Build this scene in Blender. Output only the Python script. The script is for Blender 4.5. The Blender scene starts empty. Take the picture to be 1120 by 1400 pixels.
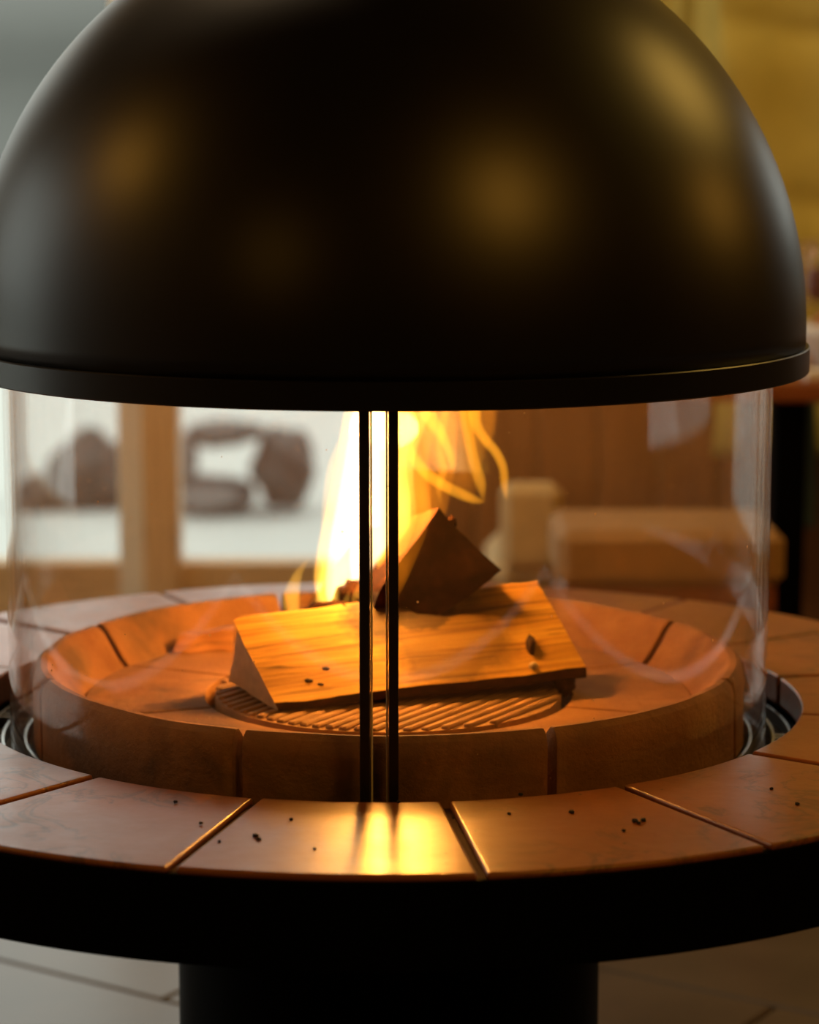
import bpy, bmesh, math, random
from mathutils import Vector, Matrix, noise

random.seed(7)
S = bpy.context.scene
COL = S.collection
PI = math.pi
ZL = 0.60                      # height of the tiled ledge above the floor

# ------------------------------------------------------------------ camera
CAM_LOC = Vector((0.0, -2.7103, 0.622 + ZL))
PITCH, YAW, FPX = 0.15276, 0.00868, 3377.3
cam = bpy.data.cameras.new('camera')
cam.sensor_fit = 'VERTICAL'
cam.sensor_height = 36.0
cam.lens = FPX / 1400.0 * 36.0
cam.clip_start = 0.05
cam.clip_end = 200
cam.dof.use_dof = True
cam.dof.focus_distance = 2.42
cam.dof.aperture_fstop = 3.4
cam_ob = bpy.data.objects.new('camera', cam)
COL.objects.link(cam_ob)
cy, sy, cp, sp = math.cos(YAW), math.sin(YAW), math.cos(PITCH), math.sin(PITCH)
RIGHT = Vector((cy, -sy, 0))
FWD = Vector((sy * cp, cy * cp, -sp))
UP = Vector((sy * sp, cy * sp, cp))
cam_ob.matrix_world = Matrix(((RIGHT.x, UP.x, -FWD.x, CAM_LOC.x),
                              (RIGHT.y, UP.y, -FWD.y, CAM_LOC.y),
                              (RIGHT.z, UP.z, -FWD.z, CAM_LOC.z), (0, 0, 0, 1)))
S.camera = cam_ob


def at(px, py, Y):
    """point of the plane y = Y that the photograph shows at this pixel"""
    d = FWD * FPX + RIGHT * (px - 560) - UP * (py - 700)
    return CAM_LOC + d * ((Y - CAM_LOC.y) / d.y)


def onz(px, py, z):
    d = FWD * FPX + RIGHT * (px - 560) - UP * (py - 700)
    return CAM_LOC + d * ((z - CAM_LOC.z) / d.z)


# ------------------------------------------------------------------ world, lights, exposure
W = bpy.data.worlds.new('overcast')
S.world = W
W.use_nodes = True
bg = W.node_tree.nodes['Background']
bg.inputs[0].default_value = (0.94, 1.0, 0.91, 1)
bg.inputs[1].default_value = 1.75

S.view_settings.view_transform = 'Standard'
S.view_settings.look = 'None'
S.view_settings.gamma = 1.0
S.view_settings.exposure = 0.0
S.view_settings.use_curve_mapping = False
S.cycles.transparent_max_bounces = 40
S.cycles.max_bounces = 8
S.cycles.volume_bounces = 0
S.cycles.sample_clamp_indirect = 4.0
S.cycles.caustics_reflective = False
S.cycles.caustics_refractive = False


def point(name, loc, watts, col, r):
    l = bpy.data.lights.new(name, 'POINT')
    l.energy = watts
    l.color = col
    l.shadow_soft_size = r
    o = bpy.data.objects.new(name, l)
    o.location = loc
    COL.objects.link(o)
    return o


WARM = (1.0, 0.45, 0.055)
LAMPS_AND_FILL = [  # warm pendant lamps of the room, outside the frame; the last is an added fill
    ('lamp_or_fill', (-2.75, -0.37, 2.75), 30, .30),
    ('lamp_or_fill', (1.54, -2.36, 2.85), 55, .34),
    ('lamp_or_fill', (2.25, 1.21, 2.75), 48, .45),
    ('lamp_or_fill', (2.95, 0.55, 2.05), 18, .28),
    ('lamp_or_fill', (-1.6, -2.9, 2.25), 8, .25),
    ('lamp_or_fill', (-.55, 1.5, 2.95), 80, .2),  # added unseen fill above the hood, brightens the oak window post
]
for i, (n, l, w, r) in enumerate(LAMPS_AND_FILL):
    point(n, l, w, (1.0, 0.58, 0.11) if i == 2 else (1.0, .72, .42) if i == 5 else WARM, r)

FIRE = (1.0, 0.37, 0.05)
point('fire_light', (0.004, 0.045, ZL + .205), 6.5, FIRE, .03)
point('fire_light', (0.002, 0.05, ZL + .295), 4.5, FIRE, .022)


def portal(loc, rot, sx, sz):
    l = bpy.data.lights.new('window_portal', 'AREA')
    l.shape = 'RECTANGLE'
    l.size, l.size_y = sx, sz
    l.cycles.is_portal = True
    o = bpy.data.objects.new('window_portal', l)
    o.location = loc
    o.rotation_euler = rot
    COL.objects.link(o)


portal((-1.15, 3.2, 1.35), (-PI / 2, 0, 0), 2.5, 2.4)
portal((-3.4, 1.48, 1.35), (0, -PI / 2, 0), 2.1, 2.2)
portal((2.35, 3.2, 1.42), (-PI / 2, 0, 0), 1.1, 1.15)

# ------------------------------------------------------------------ material helpers


class N:
    def __init__(self, name):
        self.m = bpy.data.materials.new(name)
        self.m.use_nodes = True
        self.t = self.m.node_tree
        self.t.nodes.clear()
        self.out = self.n('ShaderNodeOutputMaterial')

    def n(self, typ, ins=None, **kw):
        o = self.t.nodes.new(typ)
        for k, v in kw.items():
            setattr(o, k, v)
        for k, v in (ins or {}).items():
            if isinstance(v, bpy.types.NodeSocket):
                self.t.links.new(v, o.inputs[k])
            else:
                o.inputs[k].default_value = v
        return o

    def link(self, a, b):
        self.t.links.new(a, b)

    def coords(self, scale=(1, 1, 1), kind='Object'):
        c = self.n('ShaderNodeTexCoord')
        return self.n('ShaderNodeMapping', {'Vector': c.outputs[kind], 'Scale': scale}).outputs[0]

    def noise(self, vec, scale, detail=6, rough=.55, dist=0.):
        return self.n('ShaderNodeTexNoise', {'Vector': vec, 'Scale': scale, 'Detail': detail,
                                             'Roughness': rough, 'Distortion': dist}).outputs['Fac']

    def ramp(self, fac, stops):
        r = self.n('ShaderNodeValToRGB', {'Fac': fac})
        e = r.color_ramp.elements
        while len(e) < len(stops):
            e.new(.5)
        for i, (p, c) in enumerate(stops):
            e[i].position = p
            e[i].color = tuple(c) + (1,) if len(c) == 3 else c
        return r.outputs['Color']

    def math(self, op, a, b=0.0, clamp=False):
        o = self.n('ShaderNodeMath', operation=op, use_clamp=clamp)
        for i, v in enumerate((a, b)):
            if isinstance(v, bpy.types.NodeSocket):
                self.link(v, o.inputs[i])
            else:
                o.inputs[i].default_value = v
        return o.outputs[0]

    def mixc(self, f, a, b, mode='MIX'):
        o = self.n('ShaderNodeMix', data_type='RGBA', blend_type=mode)
        for i, v in ((0, f), (6, a), (7, b)):
            if isinstance(v, bpy.types.NodeSocket):
                self.link(v, o.inputs[i])
            else:
                o.inputs[i].default_value = v if i == 0 else tuple(v) + (1,) if len(v) == 3 else v
        return o.outputs[2]

    def bump(self, h, strength=.3, dist=.004):
        return self.n('ShaderNodeBump', {'Height': h, 'Strength': strength, 'Distance': dist}).outputs[0]

    def bsdf(self, **ins):
        b = self.n('ShaderNodeBsdfPrincipled', {k.replace('_', ' '): v for k, v in ins.items()})
        self.link(b.outputs[0], self.out.inputs[0])
        return self.m


def plain(name, col, rough=.5, metal=0., var=.25, scale=14, bump=.15, spec=.5, stretch=(1, 1, 1)):
    k = N(name)
    v = k.coords(stretch)
    f = k.noise(v, scale)
    c = k.ramp(f, [(.25, [x * (1 - var) for x in col]), (.75, [min(1, x * (1 + var)) for x in col])])
    return k.bsdf(Base_Color=c, Roughness=rough, Metallic=metal, Normal=k.bump(f, bump),
                  **{'Specular_IOR_Level': spec})


def m_hood():
    k = N('black_steel_satin')
    v = k.coords()
    f = k.noise(v, 90, 3)
    g = k.noise(v, 5, 4)
    c = k.ramp(g, [(.3, (.0015, .0013, .0011)), (.7, (.0028, .0024, .002))])
    r = k.math('ADD', k.math('MULTIPLY', g, .08), .32)
    return k.bsdf(Base_Color=c, Roughness=r, Normal=k.bump(f, .04, .001), **{'Specular_IOR_Level': .5})


def m_tile():
    k = N('glazed_terracotta')
    v = k.coords()
    oi = k.n('ShaderNodeObjectInfo').outputs['Random']
    big = k.noise(v, 5, 5, .6, .4)
    fine = k.noise(v, 60, 4)
    vein = k.noise(v, 9, 6, .62, 1.2)
    c = k.ramp(big, [(.2, (.23, .070, .018)), (.5, (.29, .092, .024)), (.8, (.36, .13, .040))])
    c = k.mixc(k.math('MULTIPLY', k.math('SUBTRACT', oi, .4), .5), c, (.21, .055, .012))
    # thin worn cracks where the noise crosses its middle, and crumbs of soot
    d = k.math('ABSOLUTE', k.math('SUBTRACT', vein, .5))
    crack = k.ramp(d, [(0, (1, 1, 1)), (.03, (0, 0, 0))])
    gate = k.ramp(k.noise(v, 4, 2), [(.46, (0, 0, 0)), (.55, (1, 1, 1))])
    cf = k.math('MULTIPLY', k.math('MULTIPLY', crack, gate), .85)
    c = k.mixc(cf, c, (.10, .035, .015))
    vo = k.n('ShaderNodeTexVoronoi', {'Vector': v, 'Scale': 38})
    sp_ = k.math('MULTIPLY', k.math('LESS_THAN', vo.outputs['Distance'], .075),
                 k.math('GREATER_THAN', k.n('ShaderNodeSeparateColor', {'Color': vo.outputs['Color']}).outputs[0], .82))
    c = k.mixc(sp_, c, (.02, .01, .006))
    r = k.math('ADD', k.math('MULTIPLY', k.noise(v, 16, 5, .65, .5), .30), .2)
    h = k.math('ADD', k.math('MULTIPLY', big, .9), k.math('MULTIPLY', fine, .22))
    return k.bsdf(Base_Color=c, Roughness=r, Normal=k.bump(h, .22, .006),
                  **{'Specular_IOR_Level': .5, 'Coat_Weight': .40, 'Coat_Roughness': k.math('ADD', k.math('MULTIPLY', k.noise(v, 13, 6, .7, .8), .32), .2), 'Coat_Normal': k.bump(k.math('ADD', h, k.math('MULTIPLY', cf, -.5)), .22, .006)})


def m_brick():
    k = N('firebrick')
    v = k.coords()
    a = k.noise(v, 11, 6, .6)
    g = k.noise(v, 130, 3, .7)
    c = k.ramp(a, [(.25, (.23, .095, .036)), (.55, (.36, .17, .070)), (.8, (.47, .26, .12))])
    soot = k.ramp(k.noise(v, 6.5, 4, .6, .6), [(.50, (0, 0, 0)), (.68, (1, 1, 1))])
    c = k.mixc(k.math('MULTIPLY', soot, .75), c, (.11, .068, .042))
    return k.bsdf(Base_Color=c, Roughness=.86, Normal=k.bump(k.math('ADD', k.math('MULTIPLY', a, .6), k.math('MULTIPLY', g, .45)), .8, .005))


def m_wood(name, lo, mid, hi, char=None, rough=.7, ring=46, bump=.35, scale=1.0):
    """split wood: grain runs along the object's own x axis"""
    k = N(name)
    v = k.coords((1.6 * scale, ring * scale, ring * scale))
    a = k.noise(v, 1.0, 6, .62, .5)
    v2 = k.coords((5 * scale, 160 * scale, 160 * scale))
    b = k.noise(v2, 1.0, 3, .6)
    c = k.ramp(a, [(.3, lo), (.5, mid), (.72, hi)])
    lines = k.ramp(b, [(.36, (0, 0, 0)), (.44, (1, 1, 1))])
    c = k.mixc(k.math('MULTIPLY', k.math('SUBTRACT', 1.0, lines), .5), c, [x * .45 for x in lo])
    # a few long dark splits
    v3 = k.coords((.9 * scale, 30 * scale, 30 * scale))
    e = k.math('ABSOLUTE', k.math('SUBTRACT', k.noise(v3, 1.0, 2, .4), .47))
    c = k.mixc(k.ramp(e, [(0, (.75, .75, .75)), (.012, (0, 0, 0))]), c, [x * .25 for x in lo])
    if char:
        pos = k.n('ShaderNodeTexCoord').outputs['Object']
        tot = None
        wob = k.math('MULTIPLY', k.noise(k.coords(), 22, 5, .65), .9)
        for (p, rad, amt) in char:
            dv = k.n('ShaderNodeVectorMath', {0: pos, 1: p}, operation='DISTANCE').outputs['Value']
            q = k.math('ADD', k.math('DIVIDE', dv, rad), wob)
            q = k.math('MULTIPLY', k.math('SUBTRACT', 1.55, q), 2.6, True)
            q = k.math('MULTIPLY', q, amt)
            tot = q if tot is None else k.math('MAXIMUM', tot, q)
        c = k.mixc(tot, c, (.035, .018, .010))
    h = k.math('ADD', k.math('MULTIPLY', a, .7), k.math('MULTIPLY', b, .3))
    return k.bsdf(Base_Color=c, Roughness=rough, Normal=k.bump(h, bump, .004))


def m_char():
    k = N('charred_wood')
    v = k.coords()
    a = k.noise(v, 30, 6, .65)
    vo = k.n('ShaderNodeTexVoronoi', {'Vector': k.coords((1, 1.6, 1.6)), 'Scale': 42}, feature='DISTANCE_TO_EDGE').outputs[0]
    c = k.ramp(a, [(.3, (.012, .005, .003)), (.55, (.036, .012, .005)), (.8, (.085, .028, .010))])
    h = k.math('ADD', k.math('MULTIPLY', vo, .5), k.math('MULTIPLY', a, .5))
    return k.bsdf(Base_Color=c, Roughness=.9, Normal=k.bump(h, .25, .003), **{'Specular_IOR_Level': .08})


def m_glass(name, dirt=.0, tint=(1, 1, 1), top_haze=True):
    """clear sheet: see-through with a mirror reflection that grows at grazing angles, and a film of soot and painted haze"""
    k = N(name)
    tr = k.n('ShaderNodeBsdfTransparent', {'Color': tuple(tint) + (1,)})
    gl = k.n('ShaderNodeBsdfGlossy', {'Color': (1, 1, 1, 1), 'Roughness': 0.012})
    bf = k.n('ShaderNodeNewGeometry').outputs['Backfacing']      # same reflectance seen from either side of a thin sheet
    fr = k.n('ShaderNodeFresnel', {'IOR': k.math('ADD', 1.38, k.math('MULTIPLY', bf, 1 / 1.38 - 1.38))}).outputs[0]
    mx = k.n('ShaderNodeMixShader', {0: fr, 1: tr.outputs[0], 2: gl.outputs[0]})
    last = mx
    if dirt:
        df = k.n('ShaderNodeBsdfDiffuse', {'Color': (.74, .52, .32, 1)})
        tl = k.n('ShaderNodeBsdfTranslucent', {'Color': (.74, .52, .32, 1)})
        both = k.n('ShaderNodeMixShader', {0: .5, 1: df.outputs[0], 2: tl.outputs[0]})
        a = k.noise(k.coords((1, 1, .14)), 26, 4, .6)
        b = k.noise(k.coords(), 5, 5, .6, .8)
        f = k.math('MULTIPLY', k.math('ADD', k.math('MULTIPLY', a, .7), b), dirt)
        if top_haze:      # film thickened towards the top to imitate fire-lit haze in the stove
            zc = k.n('ShaderNodeSeparateXYZ', {0: k.coords()}).outputs[2]
            up = k.math('MULTIPLY', k.math('SUBTRACT', zc, .74), 4.4, True)
            f = k.math('MULTIPLY', f, k.math('ADD', .85, k.math('MULTIPLY', up, 2.2)))
        vo = k.n('ShaderNodeTexVoronoi', {'Vector': k.coords(), 'Scale': 70})
        speck = k.math('MULTIPLY', k.math('LESS_THAN', vo.outputs['Distance'], .09),
                       k.math('GREATER_THAN', k.n('ShaderNodeSeparateColor', {'Color': vo.outputs['Color']}).outputs[0], .93))
        f = k.math('ADD', f, k.math('MULTIPLY', speck, .5), True)
        last = k.n('ShaderNodeMixShader', {0: f, 1: mx.outputs[0], 2: both.outputs[0]})
    k.link(last.outputs[0], k.out.inputs[0])
    return k.m


def m_flame(name, col, strength, contrast=.0, scale=(18, 18, 5), lo=.35, hi=.65):
    k = N(name)
    f = None
    s = strength
    if contrast:
        a = k.noise(k.coords(scale), 1.0, 2, .5, 1.2)
        f = k.ramp(a, [(lo, (1 - contrast,) * 3), (hi, (1, 1, 1))])
        s = k.math('MULTIPLY', f, strength)
    e = k.n('ShaderNodeEmission', {'Color': tuple(col) + (1,), 'Strength': s})
    k.link(e.outputs[0], k.out.inputs['Volume'])
    return k.m


def m_sheer(name, col, alpha):
    k = N(name)
    v = k.coords((60, 60, 1.0))
    f = k.noise(v, 1, 3)
    c = k.ramp(f, [(.3, [x * .85 for x in col]), (.7, col)])
    df = k.n('ShaderNodeBsdfDiffuse', {'Color': c})
    tl = k.n('ShaderNodeBsdfTranslucent', {'Color': c})
    b = k.n('ShaderNodeMixShader', {0: .5, 1: df.outputs[0], 2: tl.outputs[0]})
    tr = k.n('ShaderNodeBsdfTransparent')
    m = k.n('ShaderNodeMixShader', {0: alpha, 1: tr.outputs[0], 2: b.outputs[0]})
    k.link(m.outputs[0], k.out.inputs[0])
    return k.m


M = {
    'hood': m_hood(),
    'tile': m_tile(),
    'brick': m_brick(),
    'grate': plain('cast_rib', (.36, .20, .10), .8, 0, .35, 30, .4),
    'mortar': plain('dark_mortar', (.055, .018, .008), .9, 0, .3, 40, .3),
    'soot': plain('sooty_black', (.012, .010, .009), .8, 0, .3, 30, .3),
    'black': plain('black_powder_coat', (.002, .002, .002), .5, 0, .2, 50, .05, .03),
    'rail': plain('rail_steel', (.42, .44, .45), .3, .9, .15, 40, .05),
    'seal': plain('black_gasket', (.010, .007, .006), .38, 0, .4, 60, .3),
    'glass': m_glass('sooty_stove_glass', .017),
    'glass_edge': plain('ground_glass_edge', (.75, .72, .62), .25, 0, .1, 60, .05),
    'window_glass': m_glass('window_glass', 0.),
    'log': m_wood('split_birch', (.38, .17, .022), (.70, .38, .055), (.82, .53, .10), bump=.6,
                  char=[((.045, .0, .005), .085, .62), ((-.03, .0, .06), .05, .9), ((.02, .02, .05), .05, .9), ((.115, -.055, .0), .014, .9), ((-.075, -.05, .005), .012, .7)]),
    'log_end': plain('sawn_log_end', (.50, .33, .17), .8, 0, .2, 60, .2),
    'stick': m_wood('weathered_kindling', (.30, .12, .05), (.45, .20, .08), (.55, .27, .11)),
    'char': m_char(),
    'bark': plain('charred_bark', (.05, .022, .012), .9, 0, .6, 40, .8),
    'knot': plain('dark_knot', (.045, .015, .010), .7, 0, .5, 60, .5),
    'ash': plain('pale_ash', (.55, .45, .34), .95, 0, .3, 50, .4),
    'snow': plain('snow', (.52, .535, .51), .8, 0, .05, 2, .3),
    'hill': plain('hazy_hillside', (.115, .118, .112), .95, 0, .1, .3, .2),
    'boulder': plain('wet_boulder', (.055, .05, .045), .7, 0, .5, 3, .6),
    'boulder_grey': plain('grey_frosted_boulder', (.16, .15, .145), .8, 0, .4, 3, .6),
    'oak': m_wood('oak_frame', (.58, .39, .20), (.66, .46, .25), (.72, .52, .30), rough=.5, ring=20, bump=.1),
    'white_paint': plain('white_frame_paint', (.82, .82, .74), .5, 0, .06, 6, .05),
    'plaster': plain('dim_plaster', (.30, .27, .22), .9, 0, .08, 5, .1),
    'darkwall': plain('dark_brown_wall', (.045, .030, .020), .9, 0, .2, 5, .1),
    'panel': m_wood('brown_panel_wood', (.16, .062, .018), (.23, .095, .030), (.30, .13, .045), rough=.5, ring=16, bump=.1),
    'redwood': m_wood('reddish_table_wood', (.20, .055, .014), (.28, .085, .022), (.36, .12, .034), rough=.35, ring=14, bump=.1),
    'flag': plain('flagstone', (.105, .072, .043), .32, 0, .4, 3.2, .12, .6),
    'grout': plain('floor_grout', (.05, .038, .028), .9, 0, .2, 30, .2),
    'curtain': plain('mustard_cloth', (.52, .46, .13), .85, 0, .12, 9, .12),
    'grey_cloth': plain('grey_cloth', (.42, .40, .36), .9, 0, .1, 9, .1),
    'sheer': m_sheer('pale_sheer', (.50, .51, .47), .97),
    'pad': plain('tan_upholstery', (.38, .21, .075), .8, 0, .12, 20, .2),
    'beige': plain('beige_upholstery', (.60, .46, .24), .85, 0, .12, 20, .2),
    'blue': plain('slate_blue_cloth', (.12, .24, .34), .9, 0, .2, 20, .2),
    'china': plain('white_china', (.72, .70, .66), .2, 0, .04, 6, .02),
    'bread': plain('brown_crust', (.38, .13, .03), .8, 0, .4, 40, .5),
    'wine': plain('red_wine', (.12, .012, .012), .15, 0, .1, 6, .0),
    'clear': m_glass('table_glass', .09, top_haze=False),
    'napkin': plain('white_napkin', (.74, .70, .66), .9, 0, .05, 20, .1),
    'f_white': m_flame('flame_core', (1.0, .66, .30), 110, .35, (30, 30, 7)),
    'f_yellow': m_flame('flame_yellow', (1.0, .48, .05), 95, .55),
    'f_orange': m_flame('flame_orange', (1.0, .34, .022), 42, .5),
    'f_tongue': m_flame('flame_edge', (1.0, .37, .016), 75, .4),
    'f_faint': m_flame('flame_glow', (1.0, .26, .008), 24, .6, (26, 26, 12)),
}

# ------------------------------------------------------------------ mesh helpers


def mesh_obj(name, verts, faces, mats, parent=None, smooth=False, mi=None, bevel=0., seg=2, angle=35):
    bm = bmesh.new()
    vs = [bm.verts.new(v) for v in verts]
    for i, f in enumerate(faces):
        try:
            fc = bm.faces.new([vs[j] for j in f])
        except ValueError:
            continue
        fc.smooth = smooth
        if mi:
            fc.material_index = mi[i]
    bmesh.ops.recalc_face_normals(bm, faces=bm.faces)
    if bevel:
        es = [e for e in bm.edges if len(e.link_faces) == 2 and e.calc_face_angle(0) > math.radians(angle)]
        r = bmesh.ops.bevel(bm, geom=es, offset=bevel, segments=seg, profile=.5, affect='EDGES', clamp_overlap=True)
        for f in bm.faces:
            f.smooth = True
    me = bpy.data.meshes.new(name)
    bm.to_mesh(me)
    bm.free()
    if not isinstance(mats, (list, tuple)):
        mats = [mats]
    for m in mats:
        me.materials.append(M[m])
    if bevel:
        try:
            me.set_sharp_from_angle(angle=math.radians(35))
        except Exception:
            pass
    o = bpy.data.objects.new(name, me)
    COL.objects.link(o)
    if bevel:
        wn = o.modifiers.new('weighted_normal', 'WEIGHTED_NORMAL')
        wn.keep_sharp = True
        wn.weight = 80
    if parent:
        o.parent = parent
    return o


def sweep(profile, a0=None, a1=None, n=96, z=ZL):
    """closed profile [(r, z)] turned about the z axis; full turn, or an arc (degrees) with end caps"""
    full = a0 is None
    k = len(profile)
    V, F = [], []
    steps = n if full else n + 1
    for i in range(steps):
        a = 2 * PI * i / n if full else math.radians(a0 + (a1 - a0) * i / n)
        c, s = math.cos(a), math.sin(a)
        for r, h in profile:
            V.append((r * c, r * s, z + h))
    for i in range(n):
        j = (i + 1) % steps
        for q in range(k):
            w = (q + 1) % k
            F.append((i * k + q, j * k + q, j * k + w, i * k + w))
    if not full:
        F.append(tuple(range(k)))
        F.append(tuple(n * k + q for q in range(k)))
    return V, F


def box(x0, x1, y0, y1, z0, z1):
    V = [(x, y, z) for x in (x0, x1) for y in (y0, y1) for z in (z0, z1)]
    return V, [(0, 1, 3, 2), (4, 6, 7, 5), (0, 4, 5, 1), (2, 3, 7, 6), (0, 2, 6, 4), (1, 5, 7, 3)]


def multi(parts):
    V, F = [], []
    for v, f in parts:
        b = len(V)
        V += v
        F += [tuple(i + b for i in q) for q in f]
    return V, F


def tube(pts, radii, n=12, squash=1.0, cap=True, side=None):
    """closed tapered tube round a bent spine; squash flattens it in y"""
    V, F = [], []
    for i, p in enumerate(pts):
        a = pts[max(0, i - 1)]
        b = pts[min(len(pts) - 1, i + 1)]
        t = (Vector(b) - Vector(a)).normalized()
        u = Vector((0, 1, 0)).cross(t)
        if u.length < 1e-3:
            u = Vector((1, 0, 0))
        u.normalize()
        w = t.cross(u).normalized()
        for q in range(n):
            g = 2 * PI * q / n
            V.append(tuple(Vector(p) + u * (math.cos(g) * radii[i]) + w * (math.sin(g) * radii[i] * squash)))
    for i in range(len(pts) - 1):
        for q in range(n):
            r = (q + 1) % n
            F.append((i * n + q, i * n + r, (i + 1) * n + r, (i + 1) * n + q))
    if cap:
        F.append(tuple(range(n)))
        F.append(tuple((len(pts) - 1) * n + q for q in range(n)))
    return V, F


def empty(name, loc=(0, 0, 0)):
    o = bpy.data.objects.new(name, None)
    o.location = loc
    o.empty_display_size = .05
    COL.objects.link(o)
    return o


def tag(o, label=None, cat=None, group=None, kind=None):
    if label:
        o['label'] = label
    if cat:
        o['category'] = cat
    if group:
        o['group'] = group
    if kind:
        o['kind'] = kind
    return o


def struct(name, vf, m, parent=None, bevel=0., label=None):
    o = mesh_obj(name, vf[0], vf[1], m, parent, bevel=bevel)
    if not parent:
        o['kind'] = 'structure'
        o['category'] = name.split('_')[0]
        o['label'] = label or name
    return o


def along_x(o, axis):
    """give the object a local frame whose x axis follows `axis` (for grain), keeping its shape in place"""
    me = o.data
    c = sum((v.co for v in me.vertices), Vector()) / len(me.vertices)
    x = Vector(axis).normalized()
    y = Vector((0, 0, 1)).cross(x)
    if y.length < 1e-3:
        y = Vector((0, 1, 0))
    y.normalize()
    z = x.cross(y)
    mt = Matrix((x, y, z)).transposed().to_4x4()
    mt.translation = c
    me.transform(mt.inverted())
    o.matrix_world = mt
    return o


# ------------------------------------------------------------------ the room
RX0, RX1, RY0, RY1, RH = -3.3, 3.4, -3.6, 3.0, 3.2
T = .18

fl = struct('floor', box(RX0, RX1, RY0, RY1, -.12, -.008), 'grout', label='grout bed of the flagstone floor')
# flagstones laid diagonally, each a piece of its own
ang = math.radians(-34)
ux, uy = Vector((math.cos(ang), math.sin(ang), 0)), Vector((-math.sin(ang), math.cos(ang), 0))
o0 = Vector((-.44, .745, 0)) + ux * .02
SW, SH = .74, .46
for i in range(-6, 7):
    for j in range(-8, 9):
        off = (.37 if j % 2 else 0) + .12
        p = o0 + ux * (i * SW + off) + uy * (j * SH)
        c = p + ux * SW / 2 + uy * SH / 2
        if not (RX0 + .45 < c.x < RX1 - .45 and RY0 + .45 < c.y < RY1 - .45) or c.length > 3.6:
            continue
        g = .0028
        q = [p + ux * g + uy * g, p + ux * (SW - g) + uy * g, p + ux * (SW - g) + uy * (SH - g), p + ux * g + uy * (SH - g)]
        q = [w + Vector((random.uniform(-.001, .001), random.uniform(-.001, .001), 0)) for w in q]
        V = [(w.x, w.y, -.03) for w in q] + [(w.x, w.y, random.uniform(-.001, .0)) for w in q]
        mesh_obj('flagstone', V, [(3, 2, 1, 0), (4, 5, 6, 7), (0, 1, 5, 4), (1, 2, 6, 5), (2, 3, 7, 6), (3, 0, 4, 7)], 'flag', fl, bevel=.004, seg=1)

struct('ceiling', box(RX0 - T, RX1 + T, RY0 - T, RY1 + T, RH, RH + .1), 'darkwall', label='dark ceiling above the stove')
# back wall round the tall window
WX0, WX1, WZ0, WZ1 = -2.35, 0.06, .02, 2.5
GX0, GX1, GZ0, GZ1 = 1.8, 2.9, .85, 2.0
wb = struct('wall_back', multi([box(RX0 - T, WX0, RY1, RY1 + T, 0, RH), box(WX1, GX0, RY1, RY1 + T, 0, RH),
                                box(GX1, RX1 + T, RY1, RY1 + T, 0, RH), box(GX0, GX1, RY1, RY1 + T, 0, GZ0), box(GX0, GX1, RY1, RY1 + T, GZ1, RH),
                                box(WX0, WX1, RY1, RY1 + T, WZ1, RH)]), 'plaster', label='back wall beside the window')
x = WX1 + .005
k = 0
pb = multi([box(0, .134, RY1 - .022, RY1, .0, 2.6)])
me0 = None
while x < RX1 - .14:
    if GX0 - .15 < x < GX1 + .02:
        x += .142
        continue
    if me0 is None:
        o = mesh_obj('plank', *box(-1.3, 1.3, -.011, .011, -.067, .067), 'panel', wb, bevel=.003, seg=1)
        me0 = o.data
    else:
        o = bpy.data.objects.new('plank', me0)
        COL.objects.link(o)
        o.parent = wb
    o.matrix_world = Matrix.Translation((x + .067, RY1 - .012, 1.305)) @ Matrix.Rotation(-PI / 2, 4, 'Y')
    x += .142
# left wall with its own window
LY0, LY1, LZ0, LZ1 = .35, 2.6, .3, 2.4
struct('wall_left', multi([box(RX0 - T, RX0, RY0 - T, LY0, 0, RH), box(RX0 - T, RX0, LY1, RY1, 0, RH),
                           box(RX0 - T, RX0, LY0, LY1, 0, LZ0), box(RX0 - T, RX0, LY0, LY1, LZ1, RH)]), 'plaster', label='plaster wall left of the stove')
struct('wall_right', box(RX1, RX1 + T, RY0 - T, RY1, 0, RH), 'darkwall', label='dark wall right of the stove')
struct('wall_front', box(RX0, RX1, RY0 - T, RY0, 0, RH), 'darkwall', label='dark wall facing the window')

# window 1: oak post, pale sash strips, bottom rail, two panes
YW = 3.0
w1 = empty('window_1', (0, YW, 0))
tag(w1, 'tall window with oak post behind the stove glass', 'window', kind='structure')


def wpart(name, b, m, parent, axis=None, bevel=.004):
    o = mesh_obj(name, *box(*b), m, None, bevel=bevel, seg=1)
    if axis:
        along_x(o, axis)
    o.parent = parent
    o.matrix_parent_inverse = Matrix.Translation(parent.location).inverted()
    return o


zx = (0, 0, 1)
wpart('window_post', (-.572, -.488, YW - .03, YW + .10, .0, WZ1), 'oak', w1, zx)
wpart('window_post', (WX0, WX0 + .09, YW - .03, YW + .10, .0, WZ1), 'oak', w1, zx)
wpart('window_post', (WX1 - .09, WX1, YW - .03, YW + .10, .0, WZ1), 'oak', w1, zx)
wpart('sash_strip', (-.63, -.573, YW + .0, YW + .08, .02, WZ1 - .02), 'white_paint', w1)
wpart('bottom_rail', (WX0 + .09, -.63, YW + .002, YW + .09, .0, .222), 'oak', w1, (1, 0, 0))
wpart('bottom_rail', (-.488, WX1 - .09, YW + .002, YW + .09, .0, .222), 'oak', w1, (1, 0, 0))
wpart('top_rail', (WX0 + .09, -.63, YW + .002, YW + .09, WZ1 - .12, WZ1), 'oak', w1, (1, 0, 0))
wpart('top_rail', (-.488, WX1 - .09, YW + .002, YW + .09, WZ1 - .12, WZ1), 'oak', w1, (1, 0, 0))
wpart('pane', (WX0 + .09, -.63, YW + .045, YW + .051, .222, WZ1 - .12), 'window_glass', w1, None, 0)
wpart('pane', (-.488, WX1 - .09, YW + .045, YW + .051, .222, WZ1 - .12), 'window_glass', w1, None, 0)

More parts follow.
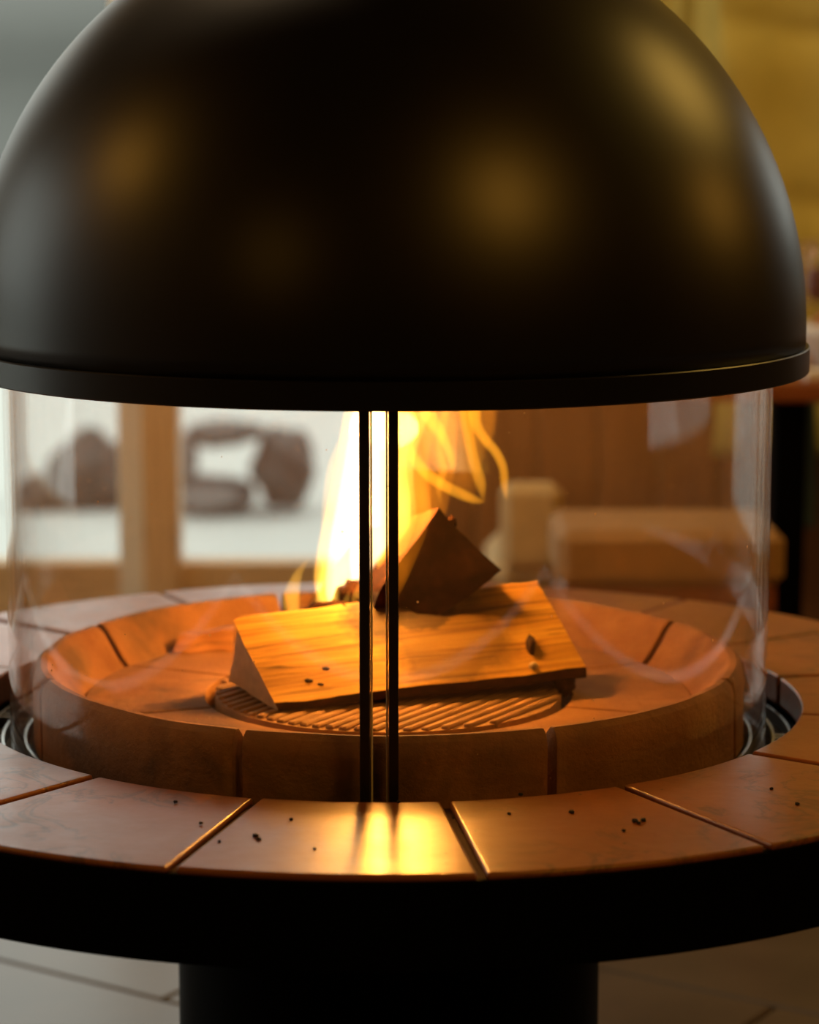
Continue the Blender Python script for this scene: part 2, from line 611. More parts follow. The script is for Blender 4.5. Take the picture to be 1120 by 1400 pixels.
w2 = empty('window_2', (RX0, 1.5, 0))
tag(w2, 'window in the left wall outside the frame', 'window', kind='structure')
for b, ax in (((RX0 - .1, RX0 + .03, LY0, LY0 + .08, LZ0, LZ1), zx), ((RX0 - .1, RX0 + .03, LY1 - .08, LY1, LZ0, LZ1), zx),
              ((RX0 - .1, RX0 + .03, LY0 + .08, LY1 - .08, LZ0, LZ0 + .08), (0, 1, 0)), ((RX0 - .1, RX0 + .03, LY0 + .08, LY1 - .08, LZ1 - .08, LZ1), (0, 1, 0))):
    wpart('window_frame', b, 'oak', w2, ax)
wpart('pane', (RX0 - .05, RX0 - .044, LY0 + .08, LY1 - .08, LZ0 + .08, LZ1 - .08), 'window_glass', w2, None, 0)

w3 = empty('window_3', (2.35, RY1, 0))
tag(w3, 'small window in the back wall right of the yellow curtains, outside the frame', 'window', kind='structure')
for b, ax in (((GX0, GX0 + .07, RY1 - .03, RY1 + .1, GZ0, GZ1), zx), ((GX1 - .07, GX1, RY1 - .03, RY1 + .1, GZ0, GZ1), zx),
              ((GX0 + .07, GX1 - .07, RY1 - .03, RY1 + .1, GZ0, GZ0 + .07), (1, 0, 0)), ((GX0 + .07, GX1 - .07, RY1 - .03, RY1 + .1, GZ1 - .07, GZ1), (1, 0, 0))):
    wpart('window_frame', b, 'oak', w3, ax)
wpart('pane', (GX0 + .07, GX1 - .07, RY1 + .044, RY1 + .05, GZ0 + .07, GZ1 - .07), 'window_glass', w3, None, 0)

# snow outside
sn_v, sn_f = [], []
nx, ny = 40, 30
for j in range(ny + 1):
    for i in range(nx + 1):
        X = -30 + 60 * i / nx
        Y = 3.25 + 50 * (j / ny) ** 1.8
        sn_v.append((X, Y, -.42 + .06 * noise.noise((X * .5, Y * .5, 3)) + .004 * max(0, Y - 12) ** 1.6))
for j in range(ny):
    for i in range(nx):
        a = j * (nx + 1) + i
        sn_f.append((a, a + 1, a + nx + 2, a + nx + 1))
sn = mesh_obj('ground', sn_v, sn_f, 'snow', smooth=True)
tag(sn, 'snow-covered ground outside the window', 'ground', kind='structure')

hv, hf = [], []
nx, ny = 60, 12
for j in range(ny + 1):
    for i in range(nx + 1):
        u, v = i / nx, j / ny
        X = -90 + 180 * u
        hv.append((X, 22 + 7 * v + 2 * noise.noise((u * 6, v * 3, 1)), -.8 + v * (3.9 + .5 * noise.noise((u * 9, 0, 5)))))
for j in range(ny):
    for i in range(nx):
        a = j * (nx + 1) + i
        hf.append((a, a + 1, a + nx + 2, a + nx + 1))
hl = mesh_obj('hill', hv, hf, 'hill', smooth=True)
tag(hl, 'grey wooded hillside far outside the window', 'hill', kind='structure')

# ------------------------------------------------------------------ the stove
stove = empty('fireplace', (0, 0, 0))
tag(stove, 'round black fireplace with domed hood, curved glass and terracotta tiled ledge', 'fireplace')

# pedestal and ledge
mesh_obj('pedestal', *sweep([(.02, -ZL), (.236, -ZL), (.239, -ZL + .003), (.239, -.10), (.02, -.10)], n=128), 'black', stove, smooth=True, bevel=.002, seg=1)
mesh_obj('base_drum', *sweep([(.02, -.1005), (.36, -.1005), (.36, -.07), (.02, -.07)], n=96), 'black', stove, bevel=.003)
ledge = mesh_obj('ledge', *sweep([(.20, -.087), (.6885, -.087), (.6905, -.085), (.6905, -.008), (.6890, -.0065), (.6840, -.0065), (.683, -.012), (.470, -.012), (.469, -.06), (.20, -.06)], n=192), 'black', stove, bevel=.0008, seg=1)
mesh_obj('joint_bed', *sweep([(.4625, -.0115), (.6825, -.0115), (.6825, -.0065), (.4625, -.0065)], n=160), 'mortar', ledge)
JA = [-128.6, -105.7, -83.4, -60.9, -36.9, -13.4, 10, 32, 54.5, 76, 97, 117, 140, 163, 186, 208.6, 231.4]
for a, b in zip(JA[:-1], JA[1:]):
    g = .0042                       # half the joint, metres
    # side planes keep an even joint: build by arc rows with their own angular inset
    V, F = [], []
    prof = [(.458, -.036), (.458, 0.0), (.6895, 0.0), (.6895, -.0075), (.464, -.0075), (.464, -.036)]
    dz = random.uniform(-.0012, .0008)
    n = 14
    kk = len(prof)
    for i in range(n + 1):
        for r, h in prof:
            da = math.degrees(g / r)
            an = math.radians(a + da + (b - a - 2 * da) * i / n)
            V.append((r * math.cos(an), r * math.sin(an), ZL + h + (dz if h == 0 else 0)))
    for i in range(n):
        for q in range(kk):
            w = (q + 1) % kk
            F.append((i * kk + q, (i + 1) * kk + q, (i + 1) * kk + w, i * kk + w))
    F.append(tuple(range(kk)))
    F.append(tuple(n * kk + q for q in range(kk)))
    mesh_obj('tile', V, F, 'tile', ledge, bevel=.0045, seg=3, angle=40)

# groove with sliding rails round the bowl
track = mesh_obj('glass_track', *sweep([(.392, -.070), (.468, -.070), (.468, -.050), (.392, -.050)], n=128), 'soot', stove)
for r in (.404, .4285, .4475):
    mesh_obj('rail', *sweep([(r - .0015, -.05), (r + .0015, -.05), (r + .0015, -.036), (r - .0015, -.036)], n=160), 'rail', track)
for a in (-8.0, -6.2, 60, 172, 174, -100):
    mesh_obj('rail_stop', *sweep([(.430, -.05), (.4465, -.05), (.4465, -.038), (.430, -.038)], a - .45, a + .45, 2), 'rail', track)

# fire bowl: eight curved bricks, eight floor slabs
bowl = mesh_obj('fire_bowl', *sweep([(.05, -.07), (.391, -.07), (.391, -.030), (.345, -.02), (.34, -.024), (.05, -.024)], n=96), 'soot', stove)
BJ = [-112, -66, -20, 27.5, 69, 111, 154.3, 200, 248]
prof = [(.350, -.045), (.395, -.045), (.395, .030), (.3925, .040), (.386, .0455), (.379, .0450), (.371, .038), (.349, .005), (.341, -.003), (.341, -.045)]
for a, b in zip(BJ[:-1], BJ[1:]):
    V, F = [], []
    n, kk = 20, len(prof)
    for i in range(n + 1):
        for r, h in prof:
            da = math.degrees(.0045 / r)
            an = math.radians(a + da + (b - a - 2 * da) * i / n)
            w = .0016 * noise.noise((r * math.cos(an) * 14, r * math.sin(an) * 14, h * 14))
            V.append(((r + w) * math.cos(an), (r + w) * math.sin(an), ZL + h + w))
    for i in range(n):
        for q in range(kk):
            w = (q + 1) % kk
            F.append((i * kk + q, (i + 1) * kk + q, (i + 1) * kk + w, i * kk + w))
    F.append(tuple(range(kk)))
    F.append(tuple(n * kk + q for q in range(kk)))
    mesh_obj('brick', V, F, 'brick', bowl, bevel=.0028, seg=2, angle=50)
    V, F = [], []
    fp = [(.205, -.03), (.3385, -.03), (.3385, 0.), (.205, 0.)]
    for i in range(n + 1):
        for r, h in fp:
            da = math.degrees(.0022 / r)
            an = math.radians(a + da + (b - a - 2 * da) * i / n)
            V.append((r * math.cos(an), r * math.sin(an), ZL + h))
    for i in range(n):
        for q in range(4):
            w = (q + 1) % 4
            F.append((i * 4 + q, (i + 1) * 4 + q, (i + 1) * 4 + w, i * 4 + w))
    F.append((0, 1, 2, 3))
    F.append(tuple(n * 4 + q for q in range(4)))
    mesh_obj('floor_slab', V, F, 'brick', bowl, bevel=.0025, seg=2, angle=50)

# round ribbed fire grate
grate = mesh_obj('grate', *sweep([(.01, -.024), (.194, -.024), (.194, .0015), (.01, .0015)], n=72), 'grate', stove)
ga = math.radians(57)
gx, gy = Vector((math.cos(ga), math.sin(ga), 0)), Vector((-math.sin(ga), math.cos(ga), 0))
pitch = .0148
for i in range(-12, 13):
    d = i * pitch
    L = math.sqrt(max(0, .192 ** 2 - d * d)) - .002
    if L < .03:
        continue
    hw = .0056
    V = []
    for t in (-L, -L * .33, L * .33, L):
        for (e, h) in ((-hw, -.004), (-hw * .85, .0055), (hw * .85, .0055), (hw, -.004)):
            p = gx * t + gy * (d + e)
            V.append((p.x, p.y, ZL + h + random.uniform(-.0006, .0006)))
    F = []
    for s in range(3):
        for q in range(4):
            w = (q + 1) % 4
            F.append((s * 4 + q, s * 4 + w, (s + 1) * 4 + w, (s + 1) * 4 + q))
    F += [(0, 1, 2, 3), (12, 13, 14, 15)]
    mesh_obj('grate_bar', V, F, 'grate', grate, bevel=.0018, seg=1)

# hood: rim band, straight skirt, dome, flue
dome_o, dome_i = [], []
RD, ZD = .4535, .413
for i in range(0, 41):
    a = PI / 2 * i / 40
    r = RD * math.cos(a)
    if r < .10:
        break
    dome_o.append((r, ZD + RD * math.sin(a)))
for i in range(0, 41):
    a = PI / 2 * i / 40
    r = (RD - .008) * math.cos(a)
    if r < .092:
        break
    dome_i.append((r, ZD + (RD - .008) * math.sin(a)))
hp = [(RD, .390)] + dome_o + [(.10, RH - ZL)] + [(.092, RH - ZL)] + dome_i[::-1] + [(RD - .008, .390)]
hood = mesh_obj('hood', *sweep(hp, n=160), 'hood', stove, smooth=True)
mesh_obj('hood_rim', *sweep([(.408, .3680), (.4565, .3680), (.4578, .3693), (.4578, .3943), (.4566, .3955), (.4530, .3955), (.4530, .380), (.408, .380)], n=192), 'hood', hood, smooth=True, bevel=.0006, seg=1, angle=50)

# curved glass: two panes meeting at the front in two dark gasket strips
GR = .42
aL = -90 - math.degrees(.0165 / GR)
aR = -90 - math.degrees(.0015 / GR)
gp = [(GR - .004, -.045), (GR, -.045), (GR, .375), (GR - .004, .375)]
glass = mesh_obj('glass_pane', *sweep(gp, 90.2, 360 + aL, 90), 'glass', stove, smooth=True, bevel=.0006, seg=1, angle=50)
glass2 = mesh_obj('glass_pane', *sweep(gp, aR, 89.8, 90), 'glass', stove, smooth=True, bevel=.0006, seg=1, angle=50)


def strip(name, x0, x1, r0, r1, z0, z1, m, par):
    a0, a1 = -90 + math.degrees(x0 / GR), -90 + math.degrees(x1 / GR)
    return mesh_obj(name, *sweep([(r0, z0), (r1, z0), (r1, z1), (r0, z1)], a0, a1, 3), m, par, bevel=.0012, seg=2, angle=50)


strip('edge_seal', -.0272, -.0176, GR - .007, GR + .006, -.045, .372, 'seal', glass)
strip('glass_edge', -.0170, -.0150, GR - .004, GR + .002, -.045, .372, 'glass_edge', glass)
strip('edge_seal', .0002, .0094, GR - .007, GR + .006, -.045, .372, 'seal', glass2)
strip('glass_edge', -.0024, -.0006, GR - .004, GR + .002, -.045, .372, 'glass_edge', glass2)

# ------------------------------------------------------------------ firewood


def loft(name, A, B, mats, axis_pts, segs=16, jit=.0015, sub=5, end_mat=1, bevel=.002, face_mat=None, freq=18):
    """solid between two matching end polygons, roughened along its length"""
    n = len(A)
    ring = []
    for i in range(n):
        for q in range(sub):
            ring.append((i, q / sub))
    V, F, MI = [], [], []
    for s in range(segs + 1):
        t = s / segs
        for (i, u) in ring:
            a = Vector(A[i]).lerp(Vector(A[(i + 1) % n]), u)
            b = Vector(B[i]).lerp(Vector(B[(i + 1) % n]), u)
            p = a.lerp(b, t)
            d = noise.noise_vector((p * freq) + Vector((t * .4, 0, 0))) * jit + noise.noise_vector(p * freq * 4) * jit * .35
            V.append(tuple(p + d))
    m = len(ring)
    for s in range(segs):
        for q in range(m):
            w = (q + 1) % m
            F.append((s * m + q, s * m + w, (s + 1) * m + w, (s + 1) * m + q))
            MI.append(face_mat[ring[q][0]] if face_mat else 0)
    for base in (0, segs * m):
        c = len(V)
        V.append(tuple(sum((Vector(V[base + q]) for q in range(m)), Vector()) / m))
        for q in range(m):
            F.append((base + q, base + (q + 1) % m, c))
            MI.append(end_mat)
    o = mesh_obj(name, V, F, mats, None, mi=MI)
    for f in o.data.polygons:
        f.use_smooth = True
    o.data.set_sharp_from_angle(angle=math.radians(38))
    along_x(o, axis_pts)
    return o


gz = ZL + .011
FL = onz(376, 962, gz + .004)
BL = onz(311, 931, gz)
TL = at(318, 848, FL.y + .088)
FR = onz(802, 912, gz + .022)
TR = at(735, 797, FR.y + .092)
BR = Vector((TR.x + .02, TR.y + .01, gz))
TL2 = at(330, 843, FL.y + .098)
TR2 = at(738, 794, FR.y + .10)
FL2, FR2 = FL + Vector((.004, .006, -.010)), FR + Vector((.002, .008, -.014))
log1 = loft('split_log', [FL2, FL, TL, TL2, BL], [FR2, FR, TR, TR2, BR], ['log', 'log_end', 'bark'], FR - FL, segs=30, jit=.0022, sub=6, face_mat=[2, 0, 0, 2, 2])
tag(log1, 'long pale split log lying across the grate, lit yellow on its face', 'log')
# knot hole on its face near the right end
kc = at(715, 890, FR.y - .008)
nk = []
for i in range(7):
    t = i / 6
    nk.append(Vector((kc.x + .003 * math.sin(t * 5), kc.y + .012 - .030 * (1 - t) * .6, kc.z + .016 - .036 * (1 - t) + .01)))


def ellipsoid(c, rx, ry, rz, nu=14, nv=9, jit=0., seed=0, fr=2.):
    V, F = [], []
    for j in range(nv + 1):
        ph = PI * j / nv
        for i in range(nu):
            th = 2 * PI * i / nu
            d = Vector((math.sin(ph) * math.cos(th), math.sin(ph) * math.sin(th), math.cos(ph)))
            k_ = 1 + jit * noise.noise(d * fr + Vector((seed, seed * 1.7, 0)))
            V.append((c[0] + d.x * rx * k_, c[1] + d.y * ry * k_, c[2] + d.z * rz * k_))
    for j in range(nv):
        for i in range(nu):
            r = (i + 1) % nu
            F.append((j * nu + i, (j + 1) * nu + i, (j + 1) * nu + r, j * nu + r))
    return V, F


def merge_obj(name, vf, m, parent=None, smooth=True):
    bm = bmesh.new()
    vs = [bm.verts.new(v) for v in vf[0]]
    for f in vf[1]:
        try:
            bm.faces.new([vs[i] for i in f]).smooth = smooth
        except ValueError:
            pass
    bmesh.ops.remove_doubles(bm, verts=bm.verts, dist=1e-5)
    bmesh.ops.dissolve_degenerate(bm, edges=bm.edges, dist=1e-6)
    bmesh.ops.recalc_face_normals(bm, faces=bm.faces)
    me = bpy.data.meshes.new(name)
    bm.to_mesh(me)
    bm.free()
    me.materials.append(M[m])
    o = bpy.data.objects.new(name, me)
    COL.objects.link(o)
    if parent:
        o.parent = parent
        o.matrix_parent_inverse = parent.matrix_basis.inverted()
    return o


bpy.context.view_layer.update()


def on_face(u, v, lift=0.):
    """point of the log's split face: u along it from the left end, v up it"""
    a = FL.lerp(FR, u)
    b = TL.lerp(TR, u)
    n_ = (FR - FL).cross(TL - FL).normalized()
    if n_.y > 0:
        n_ = -n_
    return a.lerp(b, v) + n_ * lift


kn = on_face(.865, .30, -.003)
merge_obj('knot', ellipsoid(kn, .006, .012, .014, jit=.3, seed=3), 'knot', log1)
merge_obj('knot', ellipsoid(on_face(.835, .07, .001), .005, .004, .005, jit=.2, seed=5), 'ash', log1)
for (u, v, s) in ((.205, .33, .0042), (.135, .22, .004), (.165, .16, .0032)):
    merge_obj('knot', ellipsoid(on_face(u, v, -s * .55), s * 1.5, s * .9, s * .7, jit=.3, seed=u * 9), 'knot', log1)

# charred log leaning on it
y0 = .015
A = [at(598, 697, y0 + .02), at(684, 777, y0 + .015), at(642, 817, y0 + .012), at(566, 855, y0 - .012), at(500, 862, y0 - .005), at(518, 806, y0 - .005)]
off = Vector((-.085, .20, -.055))
B = [p + off for p in A]
log2 = loft('charred_log', A, B, ['char', 'char', 'bark'], off, segs=18, jit=.0045, sub=6, face_mat=[0, 2, 2, 2, 2, 0], freq=16)
tag(log2, 'black charred log with a pointed end propped on the pale split log', 'log')
merge_obj('charcoal_nub', ellipsoid(at(617, 714, y0 + .05), .006, .006, .007, jit=.4, seed=2), 'char', log2)

# two lumps of charcoal on the left shoulder of the split log
for (px, py, Y, rx, ry, rz, sd, lb) in ((462, 838, TL.y + .055, .045, .022, .013, 4, 'crumbling charcoal lump under the white flame, left of the glass seam'),
                                        (492, 822, TL.y + .09, .030, .03, .024, 9, 'jagged black charcoal lump between the white flame and the charred log')):
    c = at(px, py, Y)
    o = merge_obj('charcoal', ellipsoid(c, rx, ry, rz, 24, 14, .32, sd, 3.0), 'char')
    tag(o, lb, 'charcoal')

# stick of kindling on the bowl floor
a_, b_ = onz(238, 878, ZL + .012), onz(318, 878, ZL + .014)
b_.y += .03
stick = loft('kindling', [a_ + Vector(v) for v in ((0, -.012, -.011), (0, .012, -.011), (.01, .008, .010), (.006, -.008, .008))],
             [b_ + Vector(v) for v in ((0, -.014, -.013), (0, .014, -.013), (0, .010, .014), (0, -.010, .012))],
             ['stick', 'stick'], b_ - a_, segs=14, jit=.004, sub=4, face_mat=[0, 0, 0, 0], end_mat=0, freq=30)
tag(stick, 'thin orange-brown stick of kindling on the bowl floor left of the logs', 'kindling')
# broken bark against the right end of the grate
c_ = onz(772, 935, ZL + .008)
o = merge_obj('charcoal', ellipsoid(c_, .012, .03, .012, 16, 10, .5, 6, 3), 'char')
tag(o, 'small dark charcoal piece at the right rim of the round grate', 'charcoal')

# loose crumbs on the tiles
cr = []
for (px, py, s) in ((240, 1096, .0022), (350, 1142, .0032), (354, 1147, .0025), (398, 1120, .002), (545, 1096, .002), (275, 1125, .002), (782, 1110, .003), (868, 1122, .0032), (880, 1121, .003),
                    (874, 1125, .002), (853, 1135, .002), (1055, 1078, .0022), (1090, 1099, .0025), (696, 1112, .002), (620, 1118, .0015), (712, 1086, .0025), (430, 1160, .0016), (300, 1150, .0016)):
    p = onz(px, py, ZL + .001)
    cr.append(ellipsoid((p.x, p.y, p.z), s, s * 1.2, s * .6, 7, 5, .5, px, 2))
o = merge_obj('ash_crumbs', multi(cr), 'soot')
tag(o, 'scattered black ash crumbs on the front ledge tiles', 'ash', kind='stuff')

# ------------------------------------------------------------------ flames
fire = empty('fire', (0, .08, ZL + .09))
tag(fire, 'tall white and orange flames rising from the logs into the hood', 'fire')


def tongue(pts, mat, Y, dY=0., squash=.6, sub=5):
    """pts: (px, py, width in px); spine smoothed into a closed tapered body of glowing gas"""
    P = [(at(x, y, Y + dY * i / max(1, len(pts) - 1)), w / 1250 / 2) for i, (x, y, w) in enumerate(pts)]
    sp_, rr = [], []
    n = len(P)
    for i in range(n - 1):
        p0, p1, p2, p3 = P[max(0, i - 1)], P[i], P[i + 1], P[min(n - 1, i + 2)]
        for q in range(sub):
            t = q / sub
            t2, t3 = t * t, t * t * t
            c = [.5 * (-t3 + 2 * t2 - t), .5 * (3 * t3 - 5 * t2 + 2), .5 * (-3 * t3 + 4 * t2 + t), .5 * (t3 - t2)]
            sp_.append(p0[0] * c[0] + p1[0] * c[1] + p2[0] * c[2] + p3[0] * c[3])
            rr.append(max(.0006, p0[1] * c[0] + p1[1] * c[1] + p2[1] * c[2] + p3[1] * c[3]))
    sp_.append(P[-1][0])
    rr.append(max(.0006, P[-1][1]))
    V, F = tube(sp_, rr, 12, squash)
    o = mesh_obj('flame_tongue', V, F, mat, None, smooth=True)
    o.parent = fire
    o.matrix_parent_inverse = Matrix.Translation(fire.location).inverted()
    return o


Y1 = TL.y + .075
tongue([(400, 838, 22), (398, 820, 26), (402, 800, 20), (408, 784, 13), (416, 772, 8), (422, 763, 1)], 'f_yellow', Y1 - .02)
tongue([(446, 838, 30), (448, 800, 32), (458, 765, 30), (468, 735, 26), (476, 705, 16), (482, 675, 1)], 'f_yellow', Y1)
tongue([(424, 835, 8), (438, 805, 15), (444, 780, 13), (452, 750, 2)], 'f_orange', Y1 + .01)
tongue([(470, 838, 36), (470, 810, 54), (472, 770, 54), (478, 715, 50), (488, 655, 46), (496, 600, 44), (503, 540, 40), (508, 480, 30), (510, 430, 4)], 'f_white', Y1 + .02, .03)
tongue([(505, 830, 36), (505, 780, 58), (506, 720, 60), (510, 650, 56), (515, 590, 52), (520, 530, 46), (522, 470, 30), (524, 420, 4)], 'f_white', Y1 + .05, .03)
tongue([(462, 836, 40), (458, 800, 62), (464, 755, 66), (472, 700, 58), (482, 640, 50), (490, 585, 50), (498, 530, 44), (504, 470, 20), (506, 440, 2)], 'f_yellow', Y1 + .03, .02)
tongue([(440, 735, 3), (450, 690, 22), (460, 640, 28), (474, 600, 22), (482, 572, 14), (488, 545, 2)], 'f_yellow', Y1 + .05, .02)
tongue([(478, 640, 3), (482, 605, 20), (488, 578, 16), (492, 550, 10), (496, 520, 1)], 'f_orange', Y1 + .0, .02)
for (x_, h_, w_) in ((434, 34, 9), (457, 40, 12), (472, 30, 10), (486, 44, 12), (498, 28, 9)):
    tongue([(x_, 836, w_), (x_ + 1, 836 - h_ * .4, w_ * 1.1), (x_ + 4, 836 - h_ * .75, w_ * .6), (x_ + 6, 836 - h_, 1)], 'f_yellow', Y1 - .012)
tongue([(532, 800, 28), (534, 750, 46), (538, 700, 52), (534, 640, 50), (538, 590, 54), (544, 540, 54), (548, 480, 30), (550, 430, 4)], 'f_yellow', Y1 + .03, .02)
tongue([(546, 760, 14), (554, 710, 32), (550, 660, 34), (554, 620, 32), (564, 585, 34), (574, 550, 36), (580, 500, 20), (582, 470, 2)], 'f_yellow', Y1 - .01, .03)
tongue([(566, 745, 8), (578, 705, 26), (570, 660, 32), (574, 620, 30), (584, 580, 28), (590, 540, 22), (594, 500, 2)], 'f_orange', Y1, .02)
# the curling sheet on the right: bright edges and a thin glow between them
tongue([(552, 590, 12), (562, 620, 17), (582, 646, 18), (606, 663, 17), (632, 676, 17), (652, 684, 11), (664, 686, 1)], 'f_tongue', Y1 + .01, .05, .9)
tongue([(574, 500, 2), (580, 540, 20), (588, 570, 22), (602, 592, 18), (612, 612, 14), (618, 630, 11), (619, 650, 1)], 'f_tongue', Y1 + .03, .02, .9)
tongue([(630, 500, 2), (634, 545, 18), (640, 590, 18), (648, 630, 18), (657, 660, 17), (661, 684, 4)], 'f_tongue', Y1 + .05, .02, .9)
tongue([(652, 500, 2), (650, 540, 20), (650, 575, 18), (661, 598, 16), (678, 618, 15), (688, 640, 14), (690, 664, 12), (693, 684, 3)], 'f_tongue', Y1 + .06, .03, .9)
tongue([(648, 702, 1), (644, 684, 14), (634, 655, 48), (626, 618, 92), (624, 585, 118), (624, 530, 118), (620, 470, 60), (618, 430, 4)], 'f_faint', Y1 + .06, .02, .35)
tongue([(556, 790, 4), (566, 745, 44), (576, 690, 80), (580, 620, 96), (584, 540, 80), (584, 460, 6)], 'f_faint', Y1 + .02, .02, .5)

tongue([(532, 836, 4), (540, 800, 26), (552, 755, 42), (566, 710, 46), (574, 665, 34), (580, 630, 2)], 'f_faint', -.02, .03, .6)
tongue([(604, 690, 2), (600, 668, 10), (606, 640, 14), (600, 612, 12), (606, 580, 14), (612, 540, 12), (616, 500, 2)], 'f_tongue', Y1 + .07, .02, .7)

# ------------------------------------------------------------------ behind the stove, right
# dining table: reddish wood top, black legs
table = empty('dining_table', (1.2, 2.2, 0))
tag(table, 'wooden dining table with thick reddish top and black square legs', 'table')


def part(name, b, m, root, bevel=.004, axis=None, seg=2):
    return wpart(name, b, m, root, axis, bevel)


part('tabletop', (.52, 1.95, 1.93, 2.58, .715, .752), 'redwood', table, .006, (1, 0, 0))
for (a, b) in ((.742, 1.99), (1.80, 1.99), (.742, 2.45), (1.80, 2.45)):
    part('leg', (a, a + .062, b, b + .062, 0, .715), 'black', table)

# upholstered bench in front of it
bench = empty('bench', (.5, 1.72, 0))
tag(bench, 'low bench with thick tan padded seat in front of the dining table', 'bench')
part('seat_pad', (.30, .702, 1.58, 1.86, .425, .526), 'pad', bench, .018)
part('seat_frame', (.31, .690, 1.60, 1.84, .372, .425), 'redwood', bench, .006, (1, 0, 0))
for (a, b) in ((.315, 1.61), (.645, 1.61), (.315, 1.79), (.645, 1.79)):
    part('leg', (a, a + .04, b, b + .04, 0, .372), 'redwood', bench, .004, zx)

# beige chair beyond
chair = empty('chair', (.27, 2.2, 0))
tag(chair, 'beige upholstered chair with low rounded back beside the flames', 'chair')
part('backrest', (.222, .345, 2.10, 2.17, .36, .535), 'beige', chair, .02)
part('seat', (.205, .35, 2.17, 2.52, .30, .38), 'beige', chair, .03)
for (a, b) in ((.215, 2.18), (.31, 2.18), (.215, 2.46), (.31, 2.46)):
    part('leg', (a, a + .03, b, b + .03, 0, .31), 'redwood', chair, .004, zx)


# mustard curtains on the back wall, in slack diagonal folds
def drape(name, x0, x1, z0, z1, y, fn, m, nx=60, nz=60, th=.006):
    V, F = [], []
    for s in (0, 1):
        for j in range(nz + 1):
            for i in range(nx + 1):
                u, v = i / nx, j / nz
                p = fn(u, v)
                V.append((x0 + (x1 - x0) * u + p[0], y - p[1] + s * th, z0 + (z1 - z0) * v + p[2]))
    n = (nx + 1) * (nz + 1)
    for s in (0, 1):
        for j in range(nz):
            for i in range(nx):
                a = s * n + j * (nx + 1) + i
                q = (a, a + 1, a + nx + 2, a + nx + 1)
                F.append(q if s == 0 else q[::-1])
    rim = [i for i in range(nx + 1)] + [j * (nx + 1) + nx for j in range(1, nz + 1)] + [nz * (nx + 1) + i for i in range(nx - 1, -1, -1)] + [j * (nx + 1) for j in range(nz - 1, 0, -1)]
    for a, b in zip(rim, rim[1:] + rim[:1]):
        F.append((a, b, b + n, a + n))
    return mesh_obj(name, V, F, m, None, smooth=True)


def fold_a(u, v):
    b = .05 + .035 * math.sin(u * 7 + v * 3) + .02 * math.sin(u * 17 - v * 6)
    return (.02 * math.sin(v * 5), b, 0)


def fold_b(u, v):
    # full sagging swag: a heavy belly with slanting creases under it
    s = v - .2 * u
    b = .05 + .055 * abs(math.sin(s * 17 + 2.07 + .8 * math.sin(u * 6 - .9))) ** .8 + .02 * math.sin(s * 31 + 5 * u) + .03 * math.sin(u * 11 + v * 4)
    return (.015 * math.sin(v * 7), b, 0)


c1 = drape('curtain', .47, .725, .66, 2.55, 2.93, fold_a, 'curtain')
tag(c1, 'mustard yellow curtain hanging straight, behind the right shoulder of the hood', 'curtain')
cg = drape('curtain', .66, .90, .66, 2.55, 2.965, lambda u, v: (0, .012 * math.sin(u * 9), 0), 'grey_cloth', 16, 40)
tag(cg, 'narrow grey curtain strip in the gap between the two mustard curtains', 'curtain')
c2 = drape('curtain', .728, 1.55, .50, 2.55, 2.90, fold_b, 'curtain', 80, 90)
tag(c2, 'mustard yellow curtain in slack heavy folds above the dining table', 'curtain')


# things on the table
def lathe_obj(name, prof, loc, m, parent=None, n=32):
    V, F = sweep(prof, n=n, z=loc[2])
    V = [(v[0] + loc[0], v[1] + loc[1], v[2]) for v in V]
    o = merge_obj(name, (V, F), m)
    if parent:
        o.parent = parent
        o.matrix_parent_inverse = Matrix.Translation(parent.location).inverted()
    return o


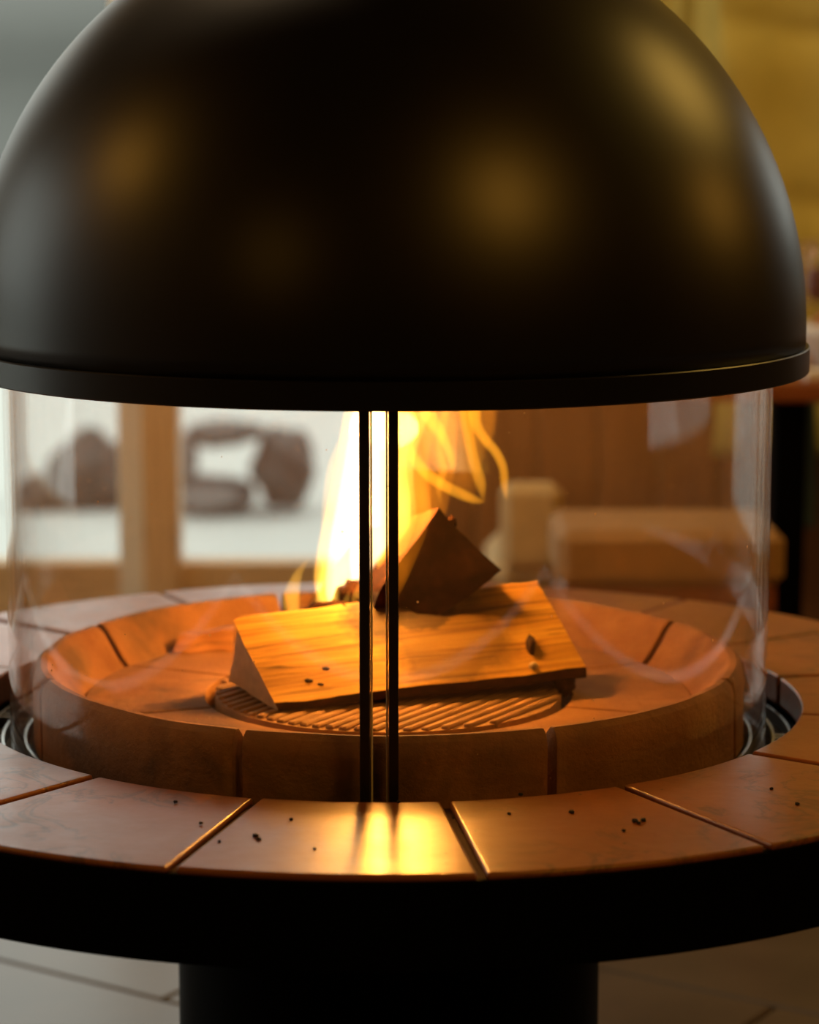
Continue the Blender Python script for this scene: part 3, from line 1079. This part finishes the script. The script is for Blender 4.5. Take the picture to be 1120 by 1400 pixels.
TZ = .752
for (px, Y, lb, wine) in ((1096, 2.30, 'tall slim empty glass nearest the hood on the table', False), (1116, 2.24, 'tall slim glass with a little red wine on the table', True)):
    p = at(px, 500, Y)
    g = empty('glass', (p.x, Y, TZ))
    tag(g, lb, 'glass')
    h = .255
    pr = [(.0, 0), (.032, 0), (.032, .003), (.006, .007), (.004, .012), (.004, .11), (.015, .13), (.027, .155), (.026, h),
          (.0245, h), (.0255, .157), (.014, .134), (.0, .128)]
    lathe_obj('glass_body', pr, (p.x, Y, TZ), 'clear', g)
    if wine:
        lathe_obj('wine', [(0, .136), (.013, .137), (.0245, .158), (.0247, .20), (0, .20)], (p.x, Y, TZ), 'wine', g)
p = at(1118, 500, 2.12)
bw = empty('bread_bowl', (p.x + .05, 2.12, TZ))
tag(bw, 'white china bowl holding brown bread rolls on the table', 'bowl')
lathe_obj('bowl', [(0, 0), (.045, 0), (.05, .006), (.092, .075), (.098, .10), (.093, .10), (.086, .074), (.045, .012), (0, .012)], (p.x + .05, 2.12, TZ), 'china', bw)
o = merge_obj('bread_roll', ellipsoid((p.x + .045, 2.12, TZ + .085), .06, .055, .045, 18, 12, .1, 3), 'bread')
tag(o, 'brown crusty bread roll heaped in the white bowl', 'bread')
p = at(1113, 505, 1.99)
np_ = mesh_obj('napkin', *box(p.x - .02, p.x + .09, 1.96, 2.02, TZ, TZ + .022), 'napkin', bevel=.006)
tag(np_, 'folded white napkin at the front edge of the table', 'napkin')

# strip of slate blue cloth hanging behind the table leg
p = at(1098, 600, 2.53)
o = drape('cloth', p.x - .022, p.x + .03, .38, .714, 2.53, lambda u, v: (.004 * math.sin(v * 6), .008 * math.sin(u * 7), 0), 'blue', 10, 16)
tag(o, 'slate blue cloth hanging behind the black table leg', 'cloth')

# ------------------------------------------------------------------ outside: dark boulders on the snow
ROCKS = [
    ('dark sloping boulder in the snow outside the left pane', 8.2,
     [(125, 652, 62, 60, 2, 'boulder'), (66, 680, 48, 36, 5, 'boulder')]),
    ('dark cleft boulder in the snow outside the right pane, beside the flame', 8.0,
     [(388, 640, 44, 52, 8, 'boulder'), (308, 592, 52, 17, 3, 'boulder'), (285, 676, 62, 24, 6, 'boulder_grey'), (256, 625, 16, 40, 11, 'boulder_grey')]),
]
for lb, Y, lumps in ROCKS:
    b0 = at(lumps[0][0], 712, Y)
    r = empty('boulder', b0)
    tag(r, lb, 'boulder')
    for (px, py, wx, wz, sd, m) in lumps:
        c = at(px, py, Y)
        k_ = (Y - CAM_LOC.y) / FPX
        o = merge_obj('rock', ellipsoid(c, wx * k_, .22, wz * k_, 28, 18, .3, sd, 1.7), m)
        o.parent = r
        o.matrix_parent_inverse = Matrix.Translation(r.location).inverted()
